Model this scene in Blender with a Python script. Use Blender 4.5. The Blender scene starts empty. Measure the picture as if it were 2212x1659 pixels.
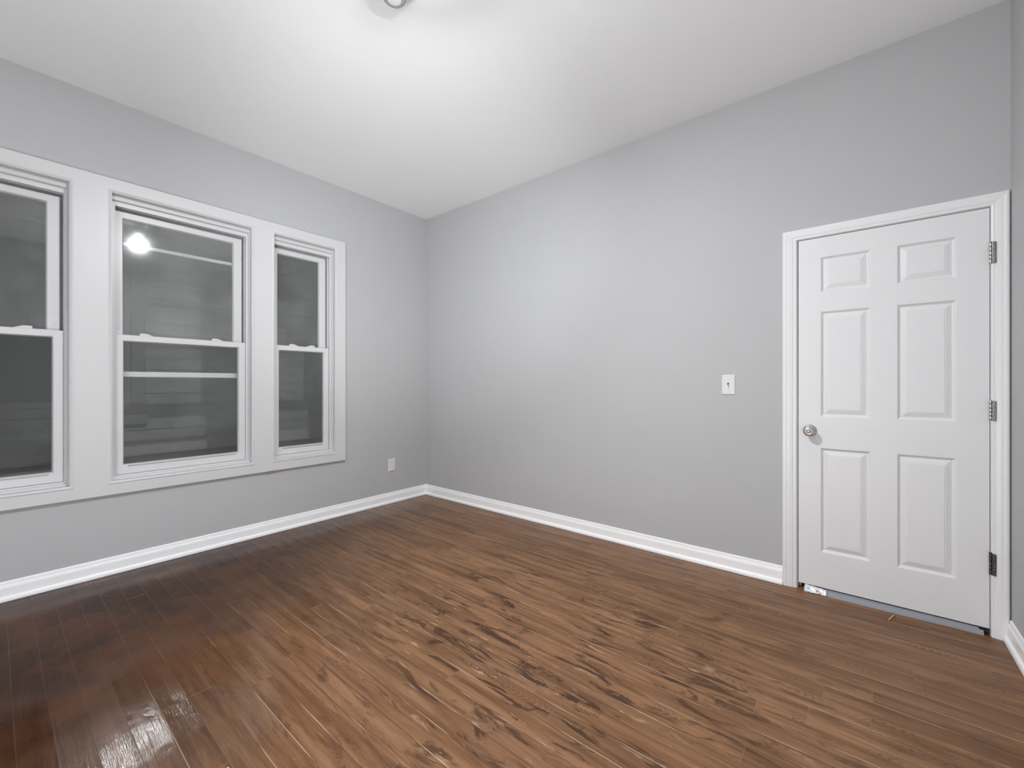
import bpy, bmesh, math, random
from mathutils import Vector, Matrix

random.seed(7)
SC = bpy.context.scene
COL = SC.collection

# ------------------------------------------------------------------ camera, world, light, exposure
W_PX, H_PX = 2212, 1659
FOCAL_PX = 916.6
YAW = math.atan2(747.0, 916.6)                 # forward is turned this far left of +Y
CAM = (3.601, -2.957, 1.18)
cd = bpy.data.cameras.new('camera')
cd.sensor_fit = 'HORIZONTAL'
cd.sensor_width = 36.0
cd.lens = 36.0 * FOCAL_PX / W_PX
cd.clip_start = 0.02
cam = bpy.data.objects.new('camera', cd)
COL.objects.link(cam)
cam.location = CAM
cam.rotation_euler = (math.pi / 2, 0, YAW)
SC.camera = cam

wd = bpy.data.worlds.new('night_sky')
wd.use_nodes = True
SC.world = wd
wd.node_tree.nodes['Background'].inputs[0].default_value = (0.05, 0.06, 0.08, 1)
wd.node_tree.nodes['Background'].inputs[1].default_value = 0.02

BULB = (2.30, -1.94, 2.72)
BULB_STRENGTH = 6600.0
BULB_POOL_STRENGTH = 60.0
FILL_DOME = (2.95, -3.92, 0.32)                # added unseen fill dome behind the camera, brightens ceiling and walls
FILL_DOME_STRENGTH = 110.0
SPOT = (3.60, -3.50, 1.00)                 # added unseen fill light behind the camera, brightens the far corner
SPOT_AIM = (0.20, -0.20, 2.62)
SPOT_WATTS = 264.0
SC.view_settings.view_transform = 'Standard'
SC.view_settings.look = 'None'
SC.view_settings.gamma = 1.0
SC.view_settings.use_curve_mapping = False
SC.view_settings.exposure = -0.04
SC.cycles.max_bounces = 12
SC.cycles.diffuse_bounces = 8
SC.cycles.glossy_bounces = 6
SC.cycles.transparent_max_bounces = 24
SC.cycles.caustics_reflective = False
SC.cycles.caustics_refractive = False
SC.cycles.sample_clamp_indirect = 30.0
SC.cycles.blur_glossy = 0.1

# room: window wall x = 0, door wall y = 0, right wall x = RX, back wall y = BY
RX, BY, H = 4.145, -4.25, 2.95


# ------------------------------------------------------------------ node helpers
class NT:
    def __init__(self, name):
        self.m = bpy.data.materials.new(name)
        self.m.use_nodes = True
        self.t = self.m.node_tree
        self.t.nodes.clear()
        self.out = self.t.nodes.new('ShaderNodeOutputMaterial')

    def n(self, kind, **kw):
        nd = self.t.nodes.new(kind)
        for k, v in kw.items():
            setattr(nd, k, v)
        return nd

    def put(self, sock, v):
        if isinstance(v, bpy.types.NodeSocket):
            self.t.links.new(v, sock)
        elif v is not None:
            sock.default_value = v

    def math(self, op, a, b=None, c=None, clamp=False):
        nd = self.n('ShaderNodeMath', operation=op, use_clamp=clamp)
        self.put(nd.inputs[0], a)
        self.put(nd.inputs[1], b)
        self.put(nd.inputs[2], c)
        return nd.outputs[0]

    def smooth(self, v, a, b, lo=0.0, hi=1.0):
        nd = self.n('ShaderNodeMapRange', interpolation_type='SMOOTHSTEP')
        self.put(nd.inputs[0], v)
        self.put(nd.inputs[1], a)
        self.put(nd.inputs[2], b)
        self.put(nd.inputs[3], lo)
        self.put(nd.inputs[4], hi)
        return nd.outputs[0]

    def xyz(self, x, y, z):
        nd = self.n('ShaderNodeCombineXYZ')
        self.put(nd.inputs[0], x)
        self.put(nd.inputs[1], y)
        self.put(nd.inputs[2], z)
        return nd.outputs[0]

    def noise(self, vec, scale=1.0, detail=3.0, rough=0.5, dist=0.0):
        nd = self.n('ShaderNodeTexNoise')
        self.put(nd.inputs['Vector'], vec)
        self.put(nd.inputs['Scale'], scale)
        self.put(nd.inputs['Detail'], detail)
        self.put(nd.inputs['Roughness'], rough)
        self.put(nd.inputs['Distortion'], dist)
        return nd.outputs['Fac']

    def white(self, vec):
        nd = self.n('ShaderNodeTexWhiteNoise', noise_dimensions='3D')
        self.put(nd.inputs['Vector'], vec)
        return nd.outputs['Value']

    def mix(self, f, a, b, blend='MIX'):
        nd = self.n('ShaderNodeMix', data_type='RGBA', blend_type=blend)
        self.put(nd.inputs[0], f)
        self.put(nd.inputs[6], a)
        self.put(nd.inputs[7], b)
        return nd.outputs[2]

    def pos(self):
        g = self.n('ShaderNodeNewGeometry')
        s = self.n('ShaderNodeSeparateXYZ')
        self.t.links.new(g.outputs['Position'], s.inputs[0])
        return g.outputs['Position'], s.outputs[0], s.outputs[1], s.outputs[2]

    def bump(self, h, strength=0.2, dist=0.01):
        nd = self.n('ShaderNodeBump')
        self.put(nd.inputs['Height'], h)
        self.put(nd.inputs['Strength'], strength)
        self.put(nd.inputs['Distance'], dist)
        return nd.outputs['Normal']

    def pbr(self, color, rough=0.5, metal=0.0, normal=None, spec=0.5, coat=0.0):
        b = self.n('ShaderNodeBsdfPrincipled')
        self.put(b.inputs['Base Color'], color)
        self.put(b.inputs['Roughness'], rough)
        self.put(b.inputs['Metallic'], metal)
        self.put(b.inputs['Specular IOR Level'], spec)
        if normal is not None:
            self.put(b.inputs['Normal'], normal)
        if coat:
            b.inputs['Coat Weight'].default_value = coat
        self.t.links.new(b.outputs[0], self.out.inputs['Surface'])
        return b


def paint(name, col, rough=0.6, bump=0.08, scale=220.0, var=0.03, spec=0.4):
    t = NT(name)
    p, x, y, z = t.pos()
    n1 = t.noise(p, scale, 2.0)
    n2 = t.noise(p, 1.3, 3.0)
    f = t.math('MULTIPLY_ADD', n2, var * 2, 1.0 - var)
    c = t.mix(1.0, (*col, 1), t.xyz(f, f, f), 'MULTIPLY')
    t.pbr(c, rough, normal=t.bump(n1, bump, 0.002), spec=spec)
    return t.m


M = {}
M['wall'] = paint('grey_wall_paint', (0.462, 0.465, 0.471), 0.75, 0.12, 260.0, 0.03, 0.25)
M['ceiling'] = paint('white_ceiling_paint', (0.875, 0.885, 0.892), 0.85, 0.10, 200.0, 0.02, 0.2)
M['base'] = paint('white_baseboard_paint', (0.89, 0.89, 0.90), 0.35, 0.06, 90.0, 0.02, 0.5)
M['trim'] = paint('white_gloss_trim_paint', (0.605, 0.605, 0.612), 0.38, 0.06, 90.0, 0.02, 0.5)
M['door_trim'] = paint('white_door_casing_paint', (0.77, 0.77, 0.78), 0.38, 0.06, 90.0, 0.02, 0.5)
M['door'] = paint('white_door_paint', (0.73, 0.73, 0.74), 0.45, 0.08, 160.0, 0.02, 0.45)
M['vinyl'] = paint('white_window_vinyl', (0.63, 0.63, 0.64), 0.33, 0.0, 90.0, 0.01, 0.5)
M['plate'] = paint('white_switch_plastic', (0.70, 0.70, 0.70), 0.3, 0.0, 90.0, 0.0, 0.5)
M['fitting_grey'] = paint('grey_fitting_plastic', (0.34, 0.34, 0.345), 0.5, 0.0, 90.0, 0.02, 0.3)
M['alum'] = paint('white_aluminium', (0.80, 0.80, 0.81), 0.3, 0.0, 90.0, 0.02, 0.6)
M['fitting'] = paint('white_fitting_plastic', (0.72, 0.72, 0.72), 0.45, 0.0, 90.0, 0.01, 0.4)
M['threshold'] = paint('grey_threshold_paint', (0.27, 0.28, 0.305), 0.5, 0.4, 40.0, 0.12, 0.4)
M['scrap'] = paint('torn_white_paint', (0.75, 0.75, 0.78), 0.25, 0.5, 60.0, 0.05, 0.6)
M['black'] = paint('black_gap_shade', (0.012, 0.012, 0.012), 0.6, 0.0, 90.0, 0.0, 0.3)
M['slot'] = paint('dark_slot', (0.05, 0.05, 0.05), 0.5, 0.0, 90.0, 0.0, 0.3)
M['splinter'] = paint('raw_wood', (0.52, 0.36, 0.22), 0.6, 0.3, 120.0, 0.1, 0.3)


def metal(name, col, rough, blotch=0.0):
    t = NT(name)
    p, x, y, z = t.pos()
    n1 = t.noise(p, 180.0, 3.0, 0.6)
    f = t.smooth(n1, 0.45, 0.6, 1.0 - blotch, 1.0)
    c = t.mix(1.0, (*col, 1), t.xyz(f, f, f), 'MULTIPLY')
    t.pbr(c, rough, 1.0)
    return t.m


M['nickel'] = metal('satin_nickel', (0.55, 0.53, 0.50), 0.28)
M['hinge'] = metal('dull_hinge_steel', (0.42, 0.42, 0.42), 0.45, 0.45)
M['hinge_dark'] = metal('tarnished_hinge_steel', (0.20, 0.19, 0.18), 0.5, 0.7)


def glass_mat(name, haze, rough=0.03):
    t = NT(name)
    p, x, y, z = t.pos()
    lw = t.n('ShaderNodeLayerWeight')
    lw.inputs['Blend'].default_value = 0.5
    f5 = t.math('POWER', lw.outputs['Facing'], 5.0)
    fr = t.math('MULTIPLY_ADD', f5, 0.94, 0.047, clamp=True)
    tr = t.n('ShaderNodeBsdfTransparent')
    tr.inputs[0].default_value = (0.968, 0.974, 0.971, 1)
    gl = t.n('ShaderNodeBsdfGlossy')
    gl.inputs['Roughness'].default_value = rough
    gl.inputs['Color'].default_value = (1, 1, 1, 1)
    du = t.n('ShaderNodeBsdfDiffuse')
    du.inputs['Color'].default_value = (0.63, 0.65, 0.645, 1)
    m0 = t.n('ShaderNodeMixShader')
    t.put(m0.inputs[0], t.math('MULTIPLY', t.noise(p, 3.0, 4.0, 0.6), 2.0 * haze))
    t.put(m0.inputs[1], tr.outputs[0])
    t.put(m0.inputs[2], du.outputs[0])
    mx = t.n('ShaderNodeMixShader')
    t.put(mx.inputs[0], fr)
    t.put(mx.inputs[1], m0.outputs[0])
    t.put(mx.inputs[2], gl.outputs[0])
    t.t.links.new(mx.outputs[0], t.out.inputs['Surface'])
    return t.m


M['glass'] = glass_mat('window_glass', 0.004)
M['dusty_glow_glass'] = glass_mat('dusty_glow_window_glass', 0.14, 0.06)  # part dust, part painted haze for the lamp glow mirrored in this pane
M['streaky_glass'] = glass_mat('streaky_window_glass', 0.04, 0.11)
M['hazy_glass'] = glass_mat('hazy_window_glass', 0.075)


def glow_mat(name, strength):
    t = NT(name)
    e = t.n('ShaderNodeEmission')
    e.inputs[0].default_value = (0.957, 0.982, 1.0, 1)
    e.inputs[1].default_value = strength
    t.t.links.new(e.outputs[0], t.out.inputs['Surface'])
    return t.m


M['bulb'] = glow_mat('lit_bulb_glass', BULB_STRENGTH)
M['bulb_pool_glow'] = glow_mat('added_pool_glow', BULB_POOL_STRENGTH)
M['fill_dome'] = glow_mat('fill_dome_glow', FILL_DOME_STRENGTH)


def floor_mat():
    t = NT('worn_stained_oak_strips')
    p, x, y, z = t.pos()
    BW, BL = 0.0838, 1.15
    # slight waviness so the seams are not ruler straight
    wob = t.noise(t.xyz(t.math('MULTIPLY', x, 1.5), t.math('MULTIPLY', y, 9.0), 0.0), 1.0, 2.0)
    yw = t.math('MULTIPLY_ADD', t.math('SUBTRACT', wob, 0.5), 0.005, y)
    v = t.math('DIVIDE', t.math('ADD', yw, 1.903), BW)
    row = t.math('FLOOR', v)
    fv = t.math('SUBTRACT', v, row)
    roff = t.white(t.xyz(row, 3.7, 1.1))
    u = t.math('ADD', t.math('DIVIDE', x, BL), t.math('MULTIPLY', roff, 7.0))
    plank = t.math('FLOOR', u)
    fu = t.math('SUBTRACT', u, plank)
    rnd = t.white(t.xyz(plank, row, 0.5))
    rnd2 = t.white(t.xyz(plank, row, 9.5))
    # distances to the seams in metres
    dy = t.math('MULTIPLY', t.math('MINIMUM', fv, t.math('SUBTRACT', 1.0, fv)), BW)
    dx = t.math('MULTIPLY', t.math('MINIMUM', fu, t.math('SUBTRACT', 1.0, fu)), BL)
    # grain, stretched along the strip and shifted per plank
    gx = t.math('ADD', t.math('MULTIPLY', x, 1.6), t.math('MULTIPLY', rnd, 37.0))
    gy = t.math('ADD', t.math('MULTIPLY', yw, 26.0), t.math('MULTIPLY', rnd2, 53.0))
    gv = t.xyz(gx, gy, 0.0)
    g1 = t.noise(gv, 1.0, 5.0, 0.62, 0.6)
    fine = t.noise(t.xyz(t.math('MULTIPLY', x, 9.0), t.math('MULTIPLY', yw, 240.0), rnd), 1.0, 3.0, 0.65)
    # cathedral rings on some planks
    wv = t.n('ShaderNodeTexWave', wave_type='RINGS', rings_direction='Z')
    cx = t.math('ADD', t.math('MULTIPLY', t.math('SUBTRACT', fu, 0.5), 1.1), t.math('MULTIPLY', rnd2, 0.4))
    cy = t.math('MULTIPLY', t.math('SUBTRACT', fv, t.math('MULTIPLY_ADD', rnd, 0.6, 0.2)), 0.75)
    t.put(wv.inputs['Vector'], t.xyz(cx, cy, 0.0))
    wv.inputs['Scale'].default_value = 13.0
    wv.inputs['Distortion'].default_value = 3.2
    wv.inputs['Detail'].default_value = 2.5
    wv.inputs['Detail Scale'].default_value = 1.6
    ring = wv.outputs['Fac']
    ringmask = t.math('MULTIPLY', t.smooth(rnd, 0.58, 0.7), t.smooth(t.noise(p, 5.0, 2.0), 0.45, 0.6))
    # wear: the finish is intact and dark near the windows, walked off in the middle
    wn = t.noise(p, 1.7, 4.0, 0.6)
    wn2 = t.noise(t.xyz(t.math('MULTIPLY', x, 2.2), t.math('MULTIPLY', y, 7.0), 4.0), 1.0, 4.0, 0.6)
    g = t.math('ADD', t.math('ADD', x, y), 0.65)
    g = t.math('ADD', g, t.math('MULTIPLY', t.math('SUBTRACT', wn, 0.5), 0.8))
    wear = t.smooth(g, -0.95, 0.95)
    # centre of the room is worn hardest
    ex = t.math('SUBTRACT', x, 2.55)
    ey = t.math('SUBTRACT', y, -1.35)
    rr = t.math('SQRT', t.math('ADD', t.math('MULTIPLY', ex, ex), t.math('MULTIPLY', t.math('MULTIPLY', ey, ey), 1.3)))
    rr = t.math('ADD', rr, t.math('MULTIPLY', t.math('SUBTRACT', wn2, 0.5), 0.9))
    hard = t.smooth(rr, 1.5, 0.35)
    # colours
    worn_a = (0.260, 0.138, 0.071, 1)
    worn_b = (0.138, 0.064, 0.029, 1)
    c = t.mix(t.smooth(g1, 0.3, 0.7), worn_b, worn_a)
    pv = t.math('MULTIPLY_ADD', rnd, 0.34, 0.83)
    c = t.mix(1.0, c, t.xyz(pv, pv, pv), 'MULTIPLY')
    c = t.mix(t.math('MULTIPLY', t.smooth(fine, 0.52, 0.75), 0.45), c, (0.085, 0.038, 0.017, 1))
    c = t.mix(t.math('MULTIPLY', t.math('MULTIPLY', t.smooth(ring, 0.6, 0.95), ringmask), 0.6), c, (0.055, 0.024, 0.011, 1))
    # dark stained blotches in the hard-worn area, along the grain
    bl = t.noise(t.xyz(t.math('MULTIPLY', x, 3.6), t.math('MULTIPLY', y, 15.0), 2.0), 1.0, 5.0, 0.68, 0.9)
    blm = t.math('MULTIPLY', t.smooth(bl, 0.525, 0.62), t.math('MULTIPLY_ADD', hard, 0.68, 0.2))
    c = t.mix(blm, c, (0.046, 0.019, 0.009, 1))
    # pale scuffs where the stain is gone
    sc = t.noise(t.xyz(t.math('MULTIPLY', x, 6.0), t.math('MULTIPLY', y, 40.0), 7.0), 1.0, 4.0, 0.7, 0.5)
    scm = t.math('MULTIPLY', t.smooth(sc, 0.60, 0.70), t.math('MULTIPLY_ADD', hard, 0.62, 0.06))
    c = t.mix(scm, c, (0.46, 0.31, 0.20, 1))
    # unworn finish: dark reddish brown
    un = t.mix(t.smooth(t.noise(p, 2.6, 4.0, 0.6), 0.35, 0.65), (0.034, 0.0132, 0.0062, 1), (0.078, 0.031, 0.0135, 1))
    un = t.mix(t.math('MULTIPLY', t.smooth(g1, 0.35, 0.7), 0.22), un, (0.085, 0.037, 0.017, 1))
    c = t.mix(wear, un, c)
    # seams: thin dark gap with pale worn edge
    gap = t.smooth(dy, 0.0009, 0.0002)
    c = t.mix(t.math('MULTIPLY', gap, t.math('MULTIPLY_ADD', wear, 0.5, 0.2)), c, (0.03, 0.014, 0.007, 1))
    edgen = t.noise(t.xyz(t.math('MULTIPLY', x, 2.4), t.math('MULTIPLY', row, 3.3), 0.0), 1.0, 3.0, 0.6)
    side = t.math('LESS_THAN', fv, 0.5)
    edge = t.math('MULTIPLY', t.smooth(t.math('ABSOLUTE', t.math('SUBTRACT', dy, 0.0019)), 0.0021, 0.0006), side)
    em = t.math('MULTIPLY', edge, t.math('MULTIPLY', t.smooth(edgen, 0.47, 0.62), t.math('MULTIPLY_ADD', wear, 0.72, 0.02)))
    c = t.mix(em, c, (0.62, 0.44, 0.30, 1))
    em2 = t.math('MULTIPLY', t.smooth(dx, 0.0022, 0.0008), t.math('MULTIPLY_ADD', wear, 0.6, 0.02))
    c = t.mix(t.math('MULTIPLY', em2, 0.6), c, (0.33, 0.21, 0.125, 1))
    # paint specks
    vo = t.n('ShaderNodeTexVoronoi')
    vo.inputs['Scale'].default_value = 5.5
    t.put(vo.inputs['Vector'], p)
    c = t.mix(t.smooth(vo.outputs['Distance'], 0.022, 0.012), c, (0.7, 0.66, 0.6, 1))
    # gloss and relief
    dull = t.smooth(g, 0.15, 1.25)
    ro = t.math('ADD', t.math('MULTIPLY', dull, 0.24), t.math('MULTIPLY_ADD', g1, 0.08, 0.09))
    ro = t.math('ADD', ro, t.math('MULTIPLY', hard, 0.10))
    # shine raised in a patch to strengthen the bulb's highlight here
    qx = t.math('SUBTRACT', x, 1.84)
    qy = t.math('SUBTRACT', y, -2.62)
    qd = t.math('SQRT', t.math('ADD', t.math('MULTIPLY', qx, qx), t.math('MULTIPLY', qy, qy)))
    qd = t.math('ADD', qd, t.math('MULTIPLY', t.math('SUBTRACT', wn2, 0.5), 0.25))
    highlight_boost = t.smooth(qd, 0.42, 0.12)
    ro = t.math('MULTIPLY', ro, t.math('MULTIPLY_ADD', highlight_boost, -0.25, 1.0))
    cup = t.math('MULTIPLY', t.math('MULTIPLY', t.math('SUBTRACT', fv, 0.5), t.math('SUBTRACT', fv, 0.5)), 0.0035)
    hgt = t.math('ADD', cup, t.math('MULTIPLY', g1, 0.0009))
    hgt = t.math('ADD', hgt, t.math('MULTIPLY', fine, 0.0003))
    hgt = t.math('SUBTRACT', hgt, t.math('MULTIPLY', t.math('MAXIMUM', gap, t.smooth(dx, 0.0012, 0.0003)), 0.0015))
    hgt = t.math('SUBTRACT', hgt, t.math('MULTIPLY', blm, 0.0006))
    hgt = t.math('ADD', hgt, t.math('MULTIPLY', t.noise(p, 9.0, 2.0), 0.0018))
    nrm = t.bump(hgt, 0.75, 1.0)
    t.pbr(c, ro, 0.0, nrm, t.math('MULTIPLY_ADD', highlight_boost, 0.65, t.math('MULTIPLY_ADD', wear, 0.08, 0.13)))
    return t.m


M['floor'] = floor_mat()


def siding_mat():
    t = NT('grey_green_siding_paint')
    p, x, y, z = t.pos()
    n1 = t.noise(t.xyz(x, t.math('MULTIPLY', y, 2.0), t.math('MULTIPLY', z, 6.0)), 3.0, 4.0, 0.6)
    c = t.mix(n1, (0.16, 0.175, 0.165, 1), (0.30, 0.32, 0.305, 1))
    t.pbr(c, 0.7, normal=t.bump(t.noise(p, 60.0, 3.0), 0.2, 0.003))
    return t.m


M['siding'] = siding_mat()
M['ledge'] = paint('weathered_ledge', (0.36, 0.35, 0.32), 0.8, 0.5, 25.0, 0.2, 0.2)
M['house_trim'] = paint('old_house_trim', (0.17, 0.175, 0.17), 0.7, 0.3, 40.0, 0.1, 0.2)
M['house_base'] = paint('dark_foundation', (0.05, 0.05, 0.048), 0.9, 0.4, 30.0, 0.15, 0.1)


# ------------------------------------------------------------------ mesh helpers
def obj(name, bm, mat, parent=None, smooth=False, bevel=0.0, seg=2):
    bmesh.ops.recalc_face_normals(bm, faces=bm.faces[:])
    me = bpy.data.meshes.new(name)
    bm.to_mesh(me)
    bm.free()
    me.materials.append(mat)
    o = bpy.data.objects.new(name, me)
    COL.objects.link(o)
    if smooth:
        for f in me.polygons:
            f.use_smooth = True
    if bevel:
        md = o.modifiers.new('bevel', 'BEVEL')
        md.width = bevel
        md.segments = seg
        md.limit_method = 'ANGLE'
        md.angle_limit = math.radians(50)
    if parent is not None:
        o.parent = parent
        o.matrix_parent_inverse = Matrix.Translation(-parent_world(parent))
    return o


def parent_world(p):
    """Every part's mesh is in world coordinates, so only a top-level object's own location has to be undone."""
    return Vector(p.location) if p.parent is None else Vector((0, 0, 0))


def empty(name, loc):
    o = bpy.data.objects.new(name, None)
    o.empty_display_size = 0.05
    COL.objects.link(o)
    o.location = loc
    return o


def structure(o, label=None):
    o['kind'] = 'structure'
    if label:
        o['label'] = label
    return o


def tag(o, label, cat, group=None):
    o['label'] = label
    o['category'] = cat
    if group:
        o['group'] = group
    return o


def box(bm, x0, x1, y0, y1, z0, z1):
    vs = [bm.verts.new(v) for v in ((x0, y0, z0), (x1, y0, z0), (x1, y1, z0), (x0, y1, z0),
                                    (x0, y0, z1), (x1, y0, z1), (x1, y1, z1), (x0, y1, z1))]
    for f in ((3, 2, 1, 0), (4, 5, 6, 7), (0, 1, 5, 4), (1, 2, 6, 5), (2, 3, 7, 6), (3, 0, 4, 7)):
        bm.faces.new([vs[i] for i in f])


def boxo(name, mat, x0, x1, y0, y1, z0, z1, parent=None, bevel=0.0):
    bm = bmesh.new()
    box(bm, x0, x1, y0, y1, z0, z1)
    return obj(name, bm, mat, parent, bevel=bevel)


def ring_profile(bm, rect, prof, axis='x', closed=True):
    """Sweep a mitred profile round a rectangle.
    rect = (a0, a1, z0, z1); prof = list of (inset from the rectangle towards its centre, depth coordinate)."""
    a0, a1, z0, z1 = rect
    loops = []
    for ins, dep in prof:
        cs = ((a0 + ins, z0 + ins), (a1 - ins, z0 + ins), (a1 - ins, z1 - ins), (a0 + ins, z1 - ins))
        if axis == 'x':
            loops.append([bm.verts.new((dep, a, z)) for a, z in cs])
        else:
            loops.append([bm.verts.new((a, dep, z)) for a, z in cs])
    n = len(loops)
    for i in range(n if closed else n - 1):
        l0, l1 = loops[i], loops[(i + 1) % n]
        for k in range(4):
            bm.faces.new((l0[k], l0[(k + 1) % 4], l1[(k + 1) % 4], l1[k]))


def ring4(bm, outer, inner, d0, d1, axis='x', bead=0.0):
    """Rectangular frame between two rectangles, from depth d0 (back) to d1 (front), with a sloped inner bead."""
    def loop(r, d):
        a0, a1, z0, z1 = r
        cs = ((a0, z0), (a1, z0), (a1, z1), (a0, z1))
        return [bm.verts.new((d, a, z) if axis == 'x' else (a, d, z)) for a, z in cs]
    seq = [loop(outer, d0), loop(outer, d1)]
    if bead:
        a0, a1, z0, z1 = inner
        seq.append(loop((a0 - bead, a1 + bead, z0 - bead, z1 + bead), d1))
        seq.append(loop(inner, d1 + (d0 - d1) * 0.45))
    else:
        seq.append(loop(inner, d1))
    seq.append(loop(inner, d0))
    n = len(seq)
    for i in range(n):
        l0, l1 = seq[i], seq[(i + 1) % n]
        for k in range(4):
            bm.faces.new((l0[k], l0[(k + 1) % 4], l1[(k + 1) % 4], l1[k]))


def extrude_profile(bm, prof, p0, p1, nrm):
    """Extrude profile [(out, z)] from p0 to p1 along a wall whose inward normal is nrm (2-D)."""
    loops = []
    for p in (p0, p1):
        loops.append([bm.verts.new((p[0] + nrm[0] * o, p[1] + nrm[1] * o, z)) for o, z in prof])
    n = len(prof)
    for i in range(n):
        bm.faces.new((loops[0][i], loops[0][(i + 1) % n], loops[1][(i + 1) % n], loops[1][i]))
    bm.faces.new(loops[0][::-1])
    bm.faces.new(loops[1])


def lathe(bm, prof, origin, axis='z', seg=40, sign=1):
    """prof = [(radius, along)]; rings about the axis through origin."""
    ox, oy, oz = origin
    rings = []
    for r, h in prof:
        if r < 1e-6:
            pt = (ox, oy, oz + h * sign) if axis == 'z' else (ox, oy + h * sign, oz)
            rings.append([bm.verts.new(pt)])
            continue
        rg = []
        for k in range(seg):
            a = 2 * math.pi * k / seg
            c, s = r * math.cos(a), r * math.sin(a)
            rg.append(bm.verts.new((ox + c, oy + s, oz + h * sign) if axis == 'z' else (ox + c, oy + h * sign, oz + s)))
        rings.append(rg)
    for a, b in zip(rings, rings[1:]):
        for k in range(seg):
            k2 = (k + 1) % seg
            if len(a) == 1 and len(b) > 1:
                bm.faces.new((a[0], b[k], b[k2]))
            elif len(b) == 1 and len(a) > 1:
                bm.faces.new((a[k], a[k2], b[0]))
            elif len(a) > 1:
                bm.faces.new((a[k], a[k2], b[k2], b[k]))


# ------------------------------------------------------------------ window and door openings
WIN = {                                  # opening: y0, y1 on the window wall
    1: (-3.175, -2.664),
    2: (-2.490, -1.702),
    3: (-1.546, -1.037),
}
WZ0, WZ1 = 0.575, 2.372
CAS = (-3.291, -0.939, 0.493, 2.455)     # outer edge of the joint casing
DX0, DX1, DZ1 = 3.325, 4.088, 2.013      # door opening on the door wall

# ------------------------------------------------------------------ shell
bm = bmesh.new()
box(bm, -0.16, RX + 0.12, BY - 0.12, 0.12, -0.12, 0.0)
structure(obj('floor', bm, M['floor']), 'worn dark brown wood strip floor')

bm = bmesh.new()
box(bm, -0.16, RX + 0.12, BY - 0.12, 0.12, H, H + 0.12)
structure(obj('ceiling', bm, M['ceiling']), 'smooth white ceiling')


def wall_grid(name, axis, d0, d1, spans, zs, holes, mat):
    """Wall of boxes around rectangular holes; built on a shared grid as one mesh."""
    bm = bmesh.new()
    for i in range(len(spans) - 1):
        for j in range(len(zs) - 1):
            cy, cz = (spans[i] + spans[i + 1]) / 2, (zs[j] + zs[j + 1]) / 2
            if any(h[0] < cy < h[1] and h[2] < cz < h[3] for h in holes):
                continue
            if axis == 'x':
                box(bm, d0, d1, spans[i], spans[i + 1], zs[j], zs[j + 1])
            else:
                box(bm, spans[i], spans[i + 1], d0, d1, zs[j], zs[j + 1])
    bmesh.ops.remove_doubles(bm, verts=bm.verts[:], dist=1e-5)
    # drop the faces shared by neighbouring boxes
    seen = {}
    for f in bm.faces:
        k = tuple(sorted(v.index for v in f.verts))
        seen.setdefault(k, []).append(f)
    bm.verts.index_update()
    seen = {}
    for f in bm.faces:
        seen.setdefault(tuple(sorted(v.index for v in f.verts)), []).append(f)
    dead = [f for fs in seen.values() if len(fs) > 1 for f in fs]
    bmesh.ops.delete(bm, geom=dead, context='FACES')
    return structure(obj(name, bm, mat))


holes = [(a, b, WZ0, WZ1) for a, b in WIN.values()]
ys = sorted([BY - 0.12, 0.12] + [v for w in WIN.values() for v in w])
wall_grid('wall_left', 'x', -0.16, 0.0, ys, [0, WZ0, WZ1, H], holes, M['wall'])
wall_grid('wall_front', 'y', 0.0, 0.12, [0.0, DX0, DX1, RX + 0.12], [0, DZ1, H], [(DX0, DX1, 0, DZ1)], M['wall'])
wall_grid('wall_right', 'x', RX, RX + 0.12, [BY - 0.12, 0.0], [0, H], [], M['wall'])
wall_grid('wall_back', 'y', BY - 0.12, BY, [0.0, RX], [0, H], [], M['wall'])

# baseboards with a shoe moulding
BASE = [(0.0, 0.0), (0.026, 0.0), (0.026, 0.010), (0.0235, 0.018), (0.018, 0.0235), (0.0135, 0.025), (0.0135, 0.068),
        (0.0128, 0.072), (0.0128, 0.075), (0.0095, 0.082), (0.0075, 0.090), (0.0068, 0.098), (0.004, 0.104), (0.0, 0.105)]


def baseboard(name, p0, p1, nrm):
    bm = bmesh.new()
    extrude_profile(bm, BASE, p0, p1, nrm)
    return structure(obj(name, bm, M['base'], bevel=0.001, seg=1))


baseboard('baseboard_left', (0.0, BY), (0.0, -0.0005), (1, 0))
baseboard('baseboard_front', (0.0, 0.0), (3.257, 0.0), (0, -1))
baseboard('baseboard_right', (RX, -0.021), (RX, BY), (-1, 0))
baseboard('baseboard_back', (0.03, BY), (RX - 0.03, BY), (0, 1))

# ------------------------------------------------------------------ joint casing round the three windows
bm = bmesh.new()
cy = sorted([CAS[0], CAS[1]] + [v for w in WIN.values() for v in w])
czs = [CAS[2], WZ0, WZ1, CAS[3]]
for i in range(len(cy) - 1):
    for j in range(3):
        my, mz = (cy[i] + cy[i + 1]) / 2, (czs[j] + czs[j + 1]) / 2
        if any(a < my < b and WZ0 < mz < WZ1 for a, b in WIN.values()):
            continue
        box(bm, 0.0, 0.026, cy[i], cy[i + 1], czs[j], czs[j + 1])
bmesh.ops.remove_doubles(bm, verts=bm.verts[:], dist=1e-5)
bm.verts.index_update()
seen = {}
for f in bm.faces:
    seen.setdefault(tuple(sorted(v.index for v in f.verts)), []).append(f)
bmesh.ops.delete(bm, geom=[f for fs in seen.values() if len(fs) > 1 for f in fs], context='FACES')
bmesh.ops.dissolve_limit(bm, angle_limit=0.01, verts=bm.verts[:], edges=bm.edges[:])
trim = structure(obj('trim_1', bm, M['trim'], bevel=0.005, seg=3), 'flat white joint casing round the three windows')


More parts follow.
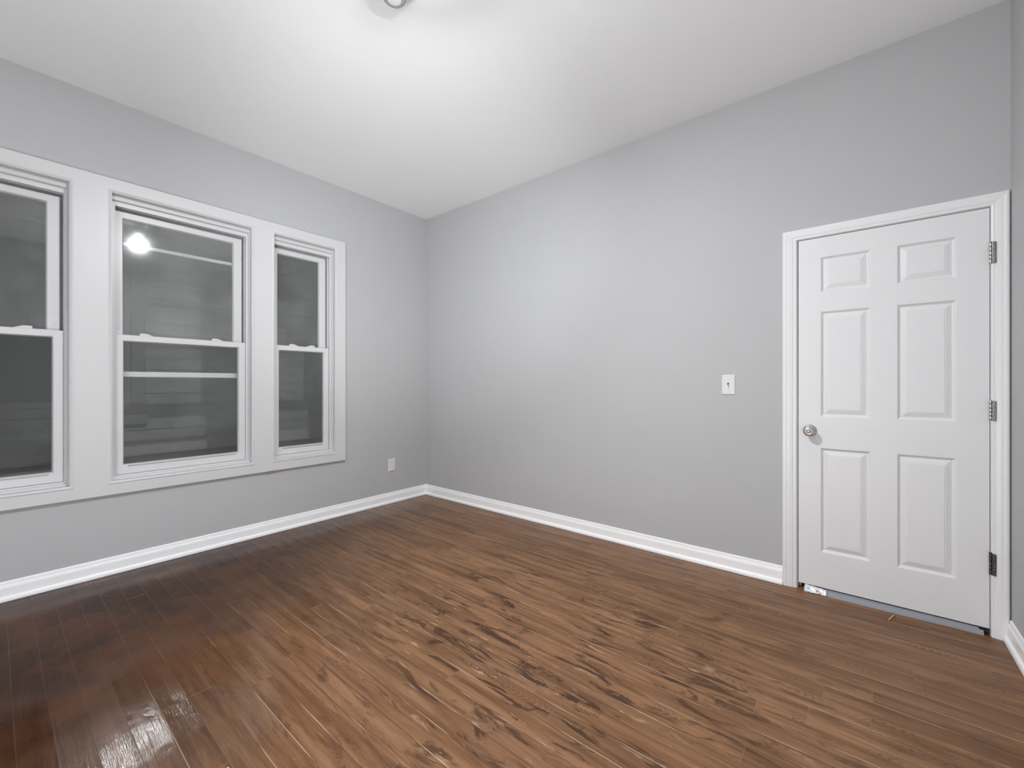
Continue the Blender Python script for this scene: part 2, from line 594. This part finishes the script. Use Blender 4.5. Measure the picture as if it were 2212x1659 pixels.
# ------------------------------------------------------------------ windows
def make_window(i):
    y0, y1 = WIN[i]
    root = structure(empty('window_%d' % i, (0.0, (y0 + y1) / 2, WZ0)))
    op = (y0, y1, WZ0, WZ1)
    root['label'] = {1: 'leftmost dark double-hung window, cut by the photo edge',
                     2: 'wide middle double-hung window with a storm rail behind it',
                     3: 'narrow double-hung window nearest the room corner'}[i]
    # bead standing proud on the casing edge
    bm = bmesh.new()
    ring_profile(bm, op, [(-0.012, 0.0255), (-0.011, 0.0285), (-0.006, 0.0302), (-0.002, 0.0285), (0.0, 0.0255)])
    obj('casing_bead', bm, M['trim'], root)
    # wooden liner, stop bead and vinyl master frame, stepping inwards
    bm = bmesh.new()
    ring4(bm, (y0, y1, WZ0, WZ1), (y0 + 0.004, y1 - 0.004, WZ0 + 0.004, WZ1 - 0.005), -0.158, 0.025)
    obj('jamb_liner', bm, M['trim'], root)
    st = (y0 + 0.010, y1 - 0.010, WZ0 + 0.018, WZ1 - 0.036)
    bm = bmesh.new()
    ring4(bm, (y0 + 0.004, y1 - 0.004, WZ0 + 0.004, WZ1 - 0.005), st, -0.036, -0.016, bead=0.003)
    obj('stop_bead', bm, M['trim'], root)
    fr = (y0 + 0.028, y1 - 0.022, WZ0 + 0.026, WZ1 - 0.064)
    bm = bmesh.new()
    ring4(bm, (y0 + 0.004, y1 - 0.004, WZ0 + 0.004, WZ1 - 0.005), fr, -0.045, -0.036)
    ring4(bm, (y0 + 0.004, y1 - 0.004, WZ0 + 0.004, WZ1 - 0.005), (y0 + 0.018, y1 - 0.014, WZ0 + 0.02, WZ1 - 0.055), -0.135, -0.045)
    ring4(bm, (y0 + 0.018, y1 - 0.014, WZ0 + 0.02, WZ1 - 0.055), (y0 + 0.026, y1 - 0.022, WZ0 + 0.024, WZ1 - 0.06), -0.084, -0.080)
    obj('window_frame', bm, M['vinyl'], root, bevel=0.0012, seg=1)
    # lower sash, nearer the room
    lo = (y0 + 0.029, y1 - 0.0215, WZ0 + 0.0265, 1.496)
    lg = (lo[0] + 0.042, lo[1] - 0.048, 0.664, 1.453)
    bm = bmesh.new()
    ring4(bm, lo, lg, -0.078, -0.048, bead=0.006)
    lower = obj('lower_sash', bm, M['vinyl'], root, bevel=0.0015, seg=1)
    boxo('pane', M['glass'] if i == 1 else M['streaky_glass'], -0.066, -0.062, lg[0] - 0.006, lg[1] + 0.006, lg[2] - 0.006, lg[3] + 0.006, lower)
    # lift rail along the bottom of the lower sash
    bm = bmesh.new()
    a, b = lg[0] + 0.018, lg[1] - 0.012
    prof = [(-0.049, 0.651), (-0.040, 0.654), (-0.036, 0.659), (-0.037, 0.662), (-0.049, 0.662)]
    l0 = [bm.verts.new((x, a, z)) for x, z in prof]
    l1 = [bm.verts.new((x, b, z)) for x, z in prof]
    for k in range(5):
        bm.faces.new((l0[k], l0[(k + 1) % 5], l1[(k + 1) % 5], l1[k]))
    bm.faces.new(l0[::-1])
    bm.faces.new(l1)
    obj('lift_rail', bm, M['vinyl'], lower)
    # upper sash, further out
    up = (y0 + 0.031, y1 - 0.034, 1.462, WZ1 - 0.0785)
    ug = (up[0] + 0.043, up[1] - 0.058, 1.502, WZ1 - 0.122)
    bm = bmesh.new()
    ring4(bm, up, ug, -0.116, -0.086, bead=0.006)
    upper = obj('upper_sash', bm, M['vinyl'], root, bevel=0.0015, seg=1)
    boxo('pane', M['dusty_glow_glass'] if i == 2 else M['hazy_glass'], -0.104, -0.100, ug[0] - 0.006, ug[1] + 0.006, ug[2] - 0.006, ug[3] + 0.006, upper)
    # sash locks: a low wedge with a raised lever, mirrored left and right
    mid = (lo[0] + lo[1]) / 2
    locks = {1: ((-2.845, 1), (-2.985, -1)), 2: ((-2.306, -1), (-1.905, -1)), 3: ((-1.360, -1), (-1.222, 1))}[i]
    for yc, s in locks:
        bm = bmesh.new()
        out = [(-0.036, 0.0), (-0.036, 0.013), (-0.030, 0.0165), (-0.002, 0.0165), (0.012, 0.012), (0.026, 0.006), (0.040, 0.0)]
        l0 = [bm.verts.new((-0.070, yc + s * -a, 1.4955 + h)) for a, h in out]
        l1 = [bm.verts.new((-0.047, yc + s * -a, 1.4955 + h)) for a, h in out]
        n = len(out)
        for k in range(n):
            bm.faces.new((l0[k], l0[(k + 1) % n], l1[(k + 1) % n], l1[k]))
        bm.faces.new(l0[::-1])
        bm.faces.new(l1)
        obj('sash_lock', bm, M['vinyl'], lower, bevel=0.002, seg=2)
    # small night latches let into the upper stiles
    for yc in (up[0] + 0.018, up[1] - 0.020):
        o = boxo('vent_latch', M['vinyl'], -0.0875, -0.083, yc - 0.006, yc + 0.006, 1.528, 1.556, upper, bevel=0.001)
        bm = bmesh.new()
        box(bm, -0.0832, -0.0826, yc - 0.002, yc + 0.002, 1.534, 1.552)
    # storm frame outside
        bm.free()
    bm = bmesh.new()
    ring4(bm, (y0 + 0.004, y1 - 0.004, WZ0 + 0.004, WZ1 - 0.005), (y0 + 0.035, y1 - 0.030, WZ0 + 0.035, WZ1 - 0.075), -0.157, -0.137)
    storm = obj('storm_frame', bm, M['alum'], root, bevel=0.001, seg=1)
    if i == 2:
        for za, zb in ((1.226, 1.262), (2.092, 2.114)):
            bm = bmesh.new()
            yy0, yy1 = y0 + 0.033, y1 - 0.028
            prof = [(-0.156, za), (-0.142, za), (-0.138, za + 0.006), (-0.138, (za + zb) / 2 - 0.002), (-0.141, (za + zb) / 2),
                    (-0.138, (za + zb) / 2 + 0.002), (-0.138, zb - 0.006), (-0.142, zb), (-0.156, zb)]
            l0 = [bm.verts.new((x, yy0, z)) for x, z in prof]
            l1 = [bm.verts.new((x, yy1, z)) for x, z in prof]
            n = len(prof)
            for k in range(n):
                bm.faces.new((l0[k], l0[(k + 1) % n], l1[(k + 1) % n], l1[k]))
            bm.faces.new(l0[::-1])
            bm.faces.new(l1)
            obj('storm_rail', bm, M['alum'], storm)
    return root


for i in (1, 2, 3):
    make_window(i)

# sliver of wood caught under the casing
bm = bmesh.new()
vs = [(0.001, -1.598, 0.4835), (0.020, -1.596, 0.4845), (0.017, -1.475, 0.489), (0.001, -1.470, 0.4885)]
lo_ = [bm.verts.new(v) for v in vs]
hi_ = [bm.verts.new((v[0], v[1], v[2] + 0.0042)) for v in vs]
bm.faces.new(lo_[::-1])
bm.faces.new(hi_)
for k in range(4):
    bm.faces.new((lo_[k], lo_[(k + 1) % 4], hi_[(k + 1) % 4], hi_[k]))
tag(obj('wood_shim', bm, M['splinter']), 'thin pale wood shim poking out under the white window casing', 'shim')

# ------------------------------------------------------------------ door
door = structure(empty('door_1', ((DX0 + DX1) / 2, 0.0, 0.0)), 'closed white six-panel door in the right corner')
# casing: moulded profile on three sides
CP = [(0.0, 0.0), (0.0, -0.011), (0.006, -0.0135), (0.016, -0.0135), (0.020, -0.0165), (0.034, -0.019), (0.046, -0.0195),
      (0.053, -0.0215), (0.062, -0.0215), (0.068, -0.017), (0.069, 0.0)]
ix0, ix1, iz = 3.326, 4.0835, 2.012
bm = bmesh.new()
lp = []
RWID = 0.0575
for k, (o, d) in enumerate(CP):
    ro = o * RWID / 0.069
    lp.append([bm.verts.new(v) for v in ((ix0 - o, d, 0.0), (ix0 - o, d, iz + ro), (ix1 + ro, d, iz + ro), (ix1 + ro, d, 0.0))])
n = len(lp)
for k in range(n - 1):
    for j in range(3):
        bm.faces.new((lp[k][j], lp[k][j + 1], lp[k + 1][j + 1], lp[k + 1][j]))
bm.faces.new([l[0] for l in lp])
bm.faces.new([l[3] for l in lp][::-1])
obj('casing', bm, M['door_trim'], door)
# jamb behind the slab
bm = bmesh.new()
box(bm, DX0, 3.3312, 0.0, 0.115, 0.0, DZ1)
box(bm, 4.0822, DX1, 0.0, 0.115, 0.0, DZ1)
box(bm, 3.3312, 4.0822, 0.0, 0.115, 2.0085, DZ1)
box(bm, 3.3312, 3.345, 0.045, 0.06, 0.0, 2.0085)
box(bm, 4.068, 4.0822, 0.045, 0.06, 0.0, 2.0085)
box(bm, 3.345, 4.068, 0.045, 0.06, 1.99, 2.0085)
obj('jamb', bm, M['trim'], door)

# slab with six moulded panels
SX0, SX1, SZ0, SZ1 = 3.3345, 4.0795, 0.034, 2.0055
YF, YB = -0.002, 0.036
xs = [SX0, 3.437, 3.654, 3.757, 3.973, SX1]
zs = [SZ0, 0.232, 0.821, 0.995, 1.590, 1.695, 1.897, SZ1]
bm = bmesh.new()
gv = {}


def dv(x, y, z):
    k = (round(x, 5), round(y, 5), round(z, 5))
    if k not in gv:
        gv[k] = bm.verts.new(k)
    return gv[k]


PANEL = [(0.0, 0.0), (0.003, 0.0006), (0.0125, 0.0120), (0.0150, 0.0132), (0.0170, 0.0126), (0.0375, 0.0036), (0.0415, 0.0036), (0.0425, 0.0016)]
for a in range(5):
    for b in range(7):
        x0, x1, z0, z1 = xs[a], xs[a + 1], zs[b], zs[b + 1]
        if a in (1, 3) and b in (1, 3, 5):
            prev = None
            for ins, dp in PANEL:
                lo_ = [dv(x0 + ins, YF + dp, z0 + ins), dv(x1 - ins, YF + dp, z0 + ins), dv(x1 - ins, YF + dp, z1 - ins), dv(x0 + ins, YF + dp, z1 - ins)]
                if prev:
                    for k in range(4):
                        bm.faces.new((prev[k], prev[(k + 1) % 4], lo_[(k + 1) % 4], lo_[k]))
                prev = lo_
            bm.faces.new(prev)
        else:
            bm.faces.new((dv(x0, YF, z0), dv(x1, YF, z0), dv(x1, YF, z1), dv(x0, YF, z1)))
# sides and back
for a in range(5):
    bm.faces.new((dv(xs[a], YF, SZ0), dv(xs[a], YB, SZ0), dv(xs[a + 1], YB, SZ0), dv(xs[a + 1], YF, SZ0)))
    bm.faces.new((dv(xs[a], YF, SZ1), dv(xs[a + 1], YF, SZ1), dv(xs[a + 1], YB, SZ1), dv(xs[a], YB, SZ1)))
for b in range(7):
    bm.faces.new((dv(SX0, YF, zs[b]), dv(SX0, YF, zs[b + 1]), dv(SX0, YB, zs[b + 1]), dv(SX0, YB, zs[b])))
    bm.faces.new((dv(SX1, YF, zs[b]), dv(SX1, YB, zs[b]), dv(SX1, YB, zs[b + 1]), dv(SX1, YF, zs[b + 1])))
bm.faces.new([dv(x, YB, SZ0) for x in xs] + [dv(SX1, YB, z) for z in zs[1:]] + [dv(x, YB, SZ1) for x in xs[::-1][1:]] + [dv(SX0, YB, z) for z in zs[::-1][1:-1]])
slab = obj('door_panel', bm, M['door'], door)

# knob: rosette, neck and dished knob with a turn button
KX, KZ = 3.388, 0.913
bm = bmesh.new()
lathe(bm, [(0.0, 0.0), (0.033, 0.0), (0.0335, 0.003), (0.031, 0.007), (0.024, 0.010), (0.014, 0.012), (0.012, 0.016), (0.0115, 0.026), (0.013, 0.030),
           (0.020, 0.033), (0.0265, 0.038), (0.0285, 0.045), (0.0270, 0.053), (0.0225, 0.0595), (0.0165, 0.0625), (0.0140, 0.0625),
           (0.0120, 0.0600), (0.0105, 0.0590), (0.0, 0.0588)], (KX, YF, KZ), 'y', 48, -1)
knob = obj('door_knob', bm, M['nickel'], slab, smooth=True)
bm = bmesh.new()
lathe(bm, [(0.0, 0.058), (0.0062, 0.058), (0.0062, 0.0635), (0.005, 0.0655), (0.0, 0.066)], (KX, YF, KZ), 'y', 24, -1)
obj('turn_button', bm, M['nickel'], slab, smooth=True)

# hinges
for z0, z1, mk in ((1.742, 1.841, 'hinge'), (1.010, 1.101, 'hinge'), (0.290, 0.390, 'hinge_dark')):
    hz = empty('hinge', (4.083, -0.004, (z0 + z1) / 2))
    hz.parent = door
    hz.matrix_parent_inverse = Matrix.Translation(-parent_world(door))
    bm = bmesh.new()
    box(bm, 4.0850, 4.0975, -0.0215, -0.0105, z0, z1)
    o = obj('hinge_leaf', bm, M[mk], None, bevel=0.002)
    o.parent = hz
    o.matrix_parent_inverse = Matrix.Translation(-Vector(hz.location))
    bm = bmesh.new()
    for k in range(5):
        a = z0 + (z1 - z0) * k / 5 + 0.0006
        b = z0 + (z1 - z0) * (k + 1) / 5 - 0.0006
        lathe(bm, [(0.0, a), (0.0046, a), (0.0052, a + 0.0006), (0.0052, b - 0.0006), (0.0046, b), (0.0, b)], (4.0815, -0.0095, 0.0), 'z', 16)
    lathe(bm, [(0.0, z1), (0.0058, z1), (0.0058, z1 + 0.002), (0.003, z1 + 0.005), (0.0, z1 + 0.0055)], (4.0815, -0.0095, 0.0), 'z', 16)
    o = obj('hinge_knuckle', bm, M['nickel'] if mk == 'hinge' else M[mk], None, smooth=True)
    o.parent = hz
    o.matrix_parent_inverse = Matrix.Translation(-Vector(hz.location))

# threshold, sloping up under the slab, with torn paint at its left end
bm = bmesh.new()
xa, xb = 3.362, 4.06
N = 24
prof = [(-0.034, 0.0), (-0.032, 0.006), (-0.016, 0.021), (0.0, 0.0265), (0.05, 0.028), (0.05, 0.0)]
loops = []
for k in range(N + 1):
    u = k / N
    x = xa + (xb - xa) * u
    tap = 1.0 - 0.75 * u
    loops.append([bm.verts.new((x, y if y > 0 else y * (0.35 + 0.65 * tap) + 0.0015 * math.sin(9 * u + 4 * y), z)) for y, z in prof])
for k in range(N):
    for j in range(6):
        bm.faces.new((loops[k][j], loops[k][(j + 1) % 6], loops[k + 1][(j + 1) % 6], loops[k + 1][j]))
bm.faces.new(loops[0][::-1])
bm.faces.new(loops[-1])
thr = obj('threshold', bm, M['threshold'], door)
bm = bmesh.new()
NX, NY = 16, 5
rows = []
rs = random.Random(3)
for a in range(NX + 1):
    u = a / NX
    r_ = []
    for b in range(NY + 1):
        w = b / NY
        x = 3.366 + 0.10 * u + rs.uniform(-1, 1) * 0.002
        y = -0.036 + 0.032 * w * (1 - 0.3 * u) + rs.uniform(-1, 1) * 0.0012
        z = 0.0035 + 0.027 * w + 0.0035 * math.sin(11 * u + 5 * w) * math.sin(3.1 * w) + rs.uniform(0, 1) * 0.003
        r_.append(bm.verts.new((x, y, z)))
    rows.append(r_)
for a in range(NX):
    for b in range(NY):
        if (a * 7 + b * 3) % 11 == 0 and a > 7:
            continue
        bm.faces.new((rows[a][b], rows[a + 1][b], rows[a + 1][b + 1], rows[a][b + 1]))
o = obj('paint_flake', bm, M['scrap'], thr, smooth=True)
md = o.modifiers.new('thickness', 'SOLIDIFY')
md.thickness = 0.0008
boxo('door_gap_shade', M['black'], 4.045, 4.076, -0.010, 0.03, 0.022, 0.034, door, bevel=0.002)  # black piece stands in for the dark gap under the door

# ------------------------------------------------------------------ wall plates
sw = tag(empty('light_switch', (2.964, 0.0, 1.176)), 'white single toggle light switch on the grey wall left of the door', 'light switch')
bm = bmesh.new()
ring = [(0.0, 0.0), (0.0, -0.0035), (0.004, -0.0060), (0.030, -0.0065)]
ring_profile(bm, (2.9265, 3.0015, 1.114, 1.238), ring[:3], 'y', closed=False)
a0, a1, z0, z1 = 2.9305, 2.9975, 1.118, 1.234
# front face with a toggle slot
gx = [a0, 2.9588, 2.9692, a1]
gz = [z0, 1.1645, 1.1875, z1]
gv = {}
for i in range(3):
    for j in range(3):
        if i == 1 and j == 1:
            continue
        bm.faces.new((dv(gx[i], -0.006, gz[j]), dv(gx[i + 1], -0.006, gz[j]), dv(gx[i + 1], -0.006, gz[j + 1]), dv(gx[i], -0.006, gz[j + 1])))
bmesh.ops.remove_doubles(bm, verts=bm.verts[:], dist=1e-4)
obj('switch_plate', bm, M['plate'], sw)
boxo('toggle_slot', M['slot'], 2.9580, 2.9700, -0.0035, -0.0005, 1.1640, 1.1880, sw)
bm = bmesh.new()
lv = [(2.9602, -0.003, 1.1655), (2.9678, -0.003, 1.1655), (2.9678, -0.003, 1.1765), (2.9602, -0.003, 1.1765)]
lt = [(2.9612, -0.0165, 1.1600), (2.9668, -0.0165, 1.1600), (2.9668, -0.0150, 1.1665), (2.9612, -0.0150, 1.1665)]
A = [bm.verts.new(v) for v in lv]
B = [bm.verts.new(v) for v in lt]
bm.faces.new(A[::-1])
bm.faces.new(B)
for k in range(4):
    bm.faces.new((A[k], A[(k + 1) % 4], B[(k + 1) % 4], B[k]))
obj('toggle', bm, M['plate'], sw, bevel=0.001)
for zz in (1.1465, 1.2065):
    bm = bmesh.new()
    lathe(bm, [(0.0, 0.004), (0.0035, 0.004), (0.0035, 0.0066), (0.002, 0.0075), (0.0, 0.0077)], (2.964, 0.0, zz), 'y', 16, -1)
    obj('plate_screw', bm, M['plate'], sw, smooth=True)

wp = tag(empty('wall_plate', (0.0, -0.4395, 0.375)), 'blank white cover plate low on the window wall near the corner', 'wall plate')
bm = bmesh.new()
ring_profile(bm, (-0.478, -0.401, 0.314, 0.436), [(0.0, 0.0), (0.0, 0.0055), (0.004, 0.0085), (0.0075, 0.009)], 'x', closed=False)
bm.faces.new([bm.verts.new(v) for v in ((0.009, -0.4705, 0.3215), (0.009, -0.4085, 0.3215), (0.009, -0.4085, 0.4285), (0.009, -0.4705, 0.4285))])
bmesh.ops.remove_doubles(bm, verts=bm.verts[:], dist=1e-4)
obj('cover', bm, M['plate'], wp)
for zz in (0.351, 0.399):
    bm = bmesh.new()
    prof = [(0.0, 0.0), (0.0032, 0.0), (0.0032, 0.0008), (0.0, 0.0013)]
    rings = []
    for k in range(14):
        a = 2 * math.pi * k / 14
        rings.append(bm.verts.new((0.0094, -0.4395 + 0.0032 * math.cos(a), zz + 0.0032 * math.sin(a))))
    c0 = bm.verts.new((0.0099, -0.4395, zz))
    for k in range(14):
        bm.faces.new((rings[k], rings[(k + 1) % 14], c0))
    bm.faces.new(rings)
    obj('plate_screw', bm, M['plate'], wp)

# ------------------------------------------------------------------ ceiling light (above the frame) and the small round fitting beside it
cl = tag(empty('ceiling_light', (BULB[0], BULB[1], H)), 'lit bare-bulb ceiling light just above the top edge of the photo', 'ceiling light')
bm = bmesh.new()
lathe(bm, [(0.0, 0.0), (0.062, 0.0), (0.062, -0.012), (0.055, -0.024), (0.030, -0.034), (0.024, -0.060), (0.022, -0.110), (0.026, -0.120), (0.026, -0.138), (0.0, -0.138)],
      (BULB[0], BULB[1], H), 'z', 40)
obj('lamp_holder', bm, M['fitting'], cl, smooth=True)
bm = bmesh.new()
lathe(bm, [(0.0, -0.030), (0.0085, -0.0288), (0.0165, -0.0252), (0.0232, -0.0192), (0.0278, -0.0112), (0.0299, -0.0026), (0.0300, 0.0)], BULB, 'z', 28)
obj('bulb', bm, M['bulb'], cl, smooth=True)
bm = bmesh.new()
lathe(bm, [(0.0300, 0.0005), (0.0292, 0.010), (0.0275, 0.022), (0.0250, 0.036), (0.0230, 0.050), (0.0220, 0.070), (0.0220, 0.092)], BULB, 'z', 28)
obj('bulb_pool_shoulder', bm, M['bulb_pool_glow'], cl, smooth=True)  # added dim glow, throws a soft pool of light on the ceiling
bm = bmesh.new()
lathe(bm, [(0.0335, -0.012), (0.040, 0.004), (0.0525, 0.036), (0.054, 0.036), (0.0415, 0.003), (0.0345, -0.0135), (0.0335, -0.012)], BULB, 'z', 40)
obj('bulb_light_baffle', bm, M['fitting'], cl, smooth=True)  # added unseen collar, keeps the bulb's upward light off the ceiling

fl = tag(empty('fill_lamp', (FILL_DOME[0], FILL_DOME[1], 0.0)), 'added fill dome lamp, unseen on the floor behind the camera', 'fill lamp')
bm = bmesh.new()
lathe(bm, [(0.0, 0.0), (0.12, 0.0), (0.12, 0.012), (0.11, 0.018), (0.05, 0.03), (0.03, 0.06), (0.03, 0.14), (0.12, 0.19), (0.19, 0.27), (0.208, 0.322), (0.203, 0.322), (0.186, 0.275), (0.0, 0.16)], (FILL_DOME[0], FILL_DOME[1], 0.0), 'z', 32)
obj('fill_lamp_base', bm, M['fitting'], fl, smooth=True)
bm = bmesh.new()
lathe(bm, [(0.20 * math.cos(a * math.pi / 20), 0.20 * math.sin(a * math.pi / 20)) for a in range(10)] + [(0.0, 0.20)], FILL_DOME, 'z', 28)
obj('dome', bm, M['fill_dome'], fl, smooth=True)

pole = Vector((SPOT[0], SPOT[1], 0.0))
sl = tag(empty('fill_spot', pole), 'added fill light on a thin stand, unseen behind the camera', 'fill_spot')
bm = bmesh.new()
lathe(bm, [(0.0, 0.0), (0.14, 0.0), (0.14, 0.014), (0.12, 0.022), (0.012, 0.03), (0.010, 0.05), (0.010, SPOT[2] - 0.09), (0.0, SPOT[2] - 0.09)], pole, 'z', 24)
obj('stand', bm, M['fitting'], sl, smooth=True)
aim = (Vector(SPOT_AIM) - Vector(SPOT)).normalized()
bm = bmesh.new()
lathe(bm, [(0.0, -0.10), (0.04, -0.10), (0.07, -0.06), (0.135, 0.02), (0.130, 0.02), (0.066, -0.056), (0.038, -0.094), (0.0, -0.094)], (0, 0, 0), 'z', 32)
bmesh.ops.transform(bm, matrix=Matrix.Translation(Vector(SPOT) - aim * 0.02) @ aim.to_track_quat('Z', 'Y').to_matrix().to_4x4(), verts=bm.verts[:])
obj('spot_head', bm, M['fitting'], sl, smooth=True)
ld = bpy.data.lights.new('fill_spot_light', 'SPOT')
ld.energy = SPOT_WATTS
ld.color = (0.957, 0.982, 1.0)
ld.spot_size = math.radians(52)
ld.spot_blend = 1.0
ld.shadow_soft_size = 0.12
lo_ = bpy.data.objects.new('fill_spot_light', ld)
COL.objects.link(lo_)
lo_.location = Vector(SPOT) + aim * 0.10
lo_.rotation_euler = aim.to_track_quat('-Z', 'Y').to_euler()

cf = tag(empty('ceiling_fitting', (2.04, -1.852, H)), 'small round grey-rimmed white fitting hanging from the ceiling, cut by the top edge', 'ceiling fitting')
bm = bmesh.new()
lathe(bm, [(0.0, 0.0), (0.052, 0.0), (0.052, -0.010), (0.046, -0.016), (0.044, -0.020), (0.047, -0.030), (0.051, -0.060), (0.052, -0.084), (0.050, -0.094),
           (0.044, -0.100), (0.036, -0.1015), (0.0, -0.1015)], (2.04, -1.852, H), 'z', 48)
obj('fitting_body', bm, M['fitting_grey'], cf, smooth=True)
bm = bmesh.new()
lathe(bm, [(0.0, -0.1012), (0.030, -0.1012), (0.030, -0.103), (0.027, -0.1045), (0.0, -0.105)], (2.04, -1.852, H), 'z', 40)
obj('fitting_cap', bm, M['plate'], cf, smooth=True)

# ------------------------------------------------------------------ bits on the floor
bm = bmesh.new()
p0, p1 = Vector((3.720, -0.128, 0.001)), Vector((3.748, -0.046, 0.003))
d = (p1 - p0).normalized()
s = Vector((-d.y, d.x, 0)) * 0.0032
secs = []
for u, w, h in ((0, 0.5, 0.002), (0.15, 1.0, 0.004), (0.8, 0.9, 0.004), (1.0, 0.35, 0.002)):
    c = p0.lerp(p1, u)
    secs.append([bm.verts.new(v) for v in (c - s * w, c + s * w, c + s * w * 0.7 + Vector((0, 0, h)), c - s * w * 0.7 + Vector((0, 0, h)))])
for a, b in zip(secs, secs[1:]):
    for k in range(4):
        bm.faces.new((a[k], a[(k + 1) % 4], b[(k + 1) % 4], b[k]))
bm.faces.new(secs[0][::-1])
bm.faces.new(secs[-1])
tag(obj('wood_splinter', bm, M['splinter']), 'pale wood splinter lying on the brown floor in front of the door', 'splinter')

# ------------------------------------------------------------------ the neighbouring house outside the windows
nh = tag(empty('neighbouring_house', (-1.1, -1.6, 0.0)), 'neighbouring house wall with grey clapboard siding seen in the dark through the windows', 'house')
NX0 = -1.10
bm = bmesh.new()
LAP = 0.1025
z = 0.691
zt = 3.4
ya, yb = -6.5, 2.6
prev = None
k = 0
while z < zt:
    box(bm, NX0 - 0.08, NX0 - 0.012, ya, yb, z, z + LAP)
    vs = [(NX0 - 0.012, ya, z + LAP), (NX0 - 0.012, yb, z + LAP), (NX0 + 0.002, yb, z), (NX0 + 0.002, ya, z)]
    q = [bm.verts.new(v) for v in vs]
    bm.faces.new(q)
    r = [bm.verts.new((NX0 - 0.012, yb, z)), bm.verts.new((NX0 - 0.012, ya, z))]
    bm.faces.new((q[3], q[2], r[0], r[1]))
    z += LAP
obj('siding', bm, M['siding'], nh)
bm = bmesh.new()
prof = [(NX0 - 0.08, 0.585), (NX0 + 0.05, 0.585), (NX0 + 0.055, 0.60), (NX0 + 0.05, 0.655), (NX0 + 0.005, 0.690), (NX0 - 0.08, 0.690)]
l0 = [bm.verts.new((x, ya, z)) for x, z in prof]
l1 = [bm.verts.new((x, yb, z)) for x, z in prof]
for k in range(6):
    bm.faces.new((l0[k], l0[(k + 1) % 6], l1[(k + 1) % 6], l1[k]))
bm.faces.new(l0[::-1])
bm.faces.new(l1)
obj('ledge', bm, M['ledge'], nh)
boxo('foundation', M['house_base'], NX0 - 0.08, NX0 + 0.02, ya, yb, -0.6, 0.585, nh)
nw = empty('window', (NX0, -2.6, 0.85))
nw.parent = nh
nw.matrix_parent_inverse = Matrix.Translation(-Vector(nh.location))
bm = bmesh.new()
ring4(bm, (-3.05, -2.135, 0.92, 2.5), (-2.96, -2.225, 1.0, 2.41), NX0 - 0.01, NX0 + 0.035)
ring4(bm, (-2.96, -2.225, 1.0, 2.41), (-2.92, -2.265, 1.05, 2.37), NX0 - 0.01, NX0 + 0.018)
o = obj('window_casing', bm, M['house_trim'], None, bevel=0.004)
o.parent = nw
o.matrix_parent_inverse = Matrix.Translation(-Vector(nw.location))
bm = bmesh.new()
box(bm, NX0 - 0.01, NX0 + 0.065, -3.09, -2.118, 0.845, 0.925)
o = obj('window_sill', bm, M['house_trim'], None, bevel=0.006)
o.parent = nw
o.matrix_parent_inverse = Matrix.Translation(-Vector(nw.location))
bm = bmesh.new()
box(bm, NX0 - 0.005, NX0 + 0.006, -2.93, -2.255, 1.04, 2.38)
o = obj('pane', bm, M['slot'], None)
o.parent = nw
o.matrix_parent_inverse = Matrix.Translation(-Vector(nw.location))
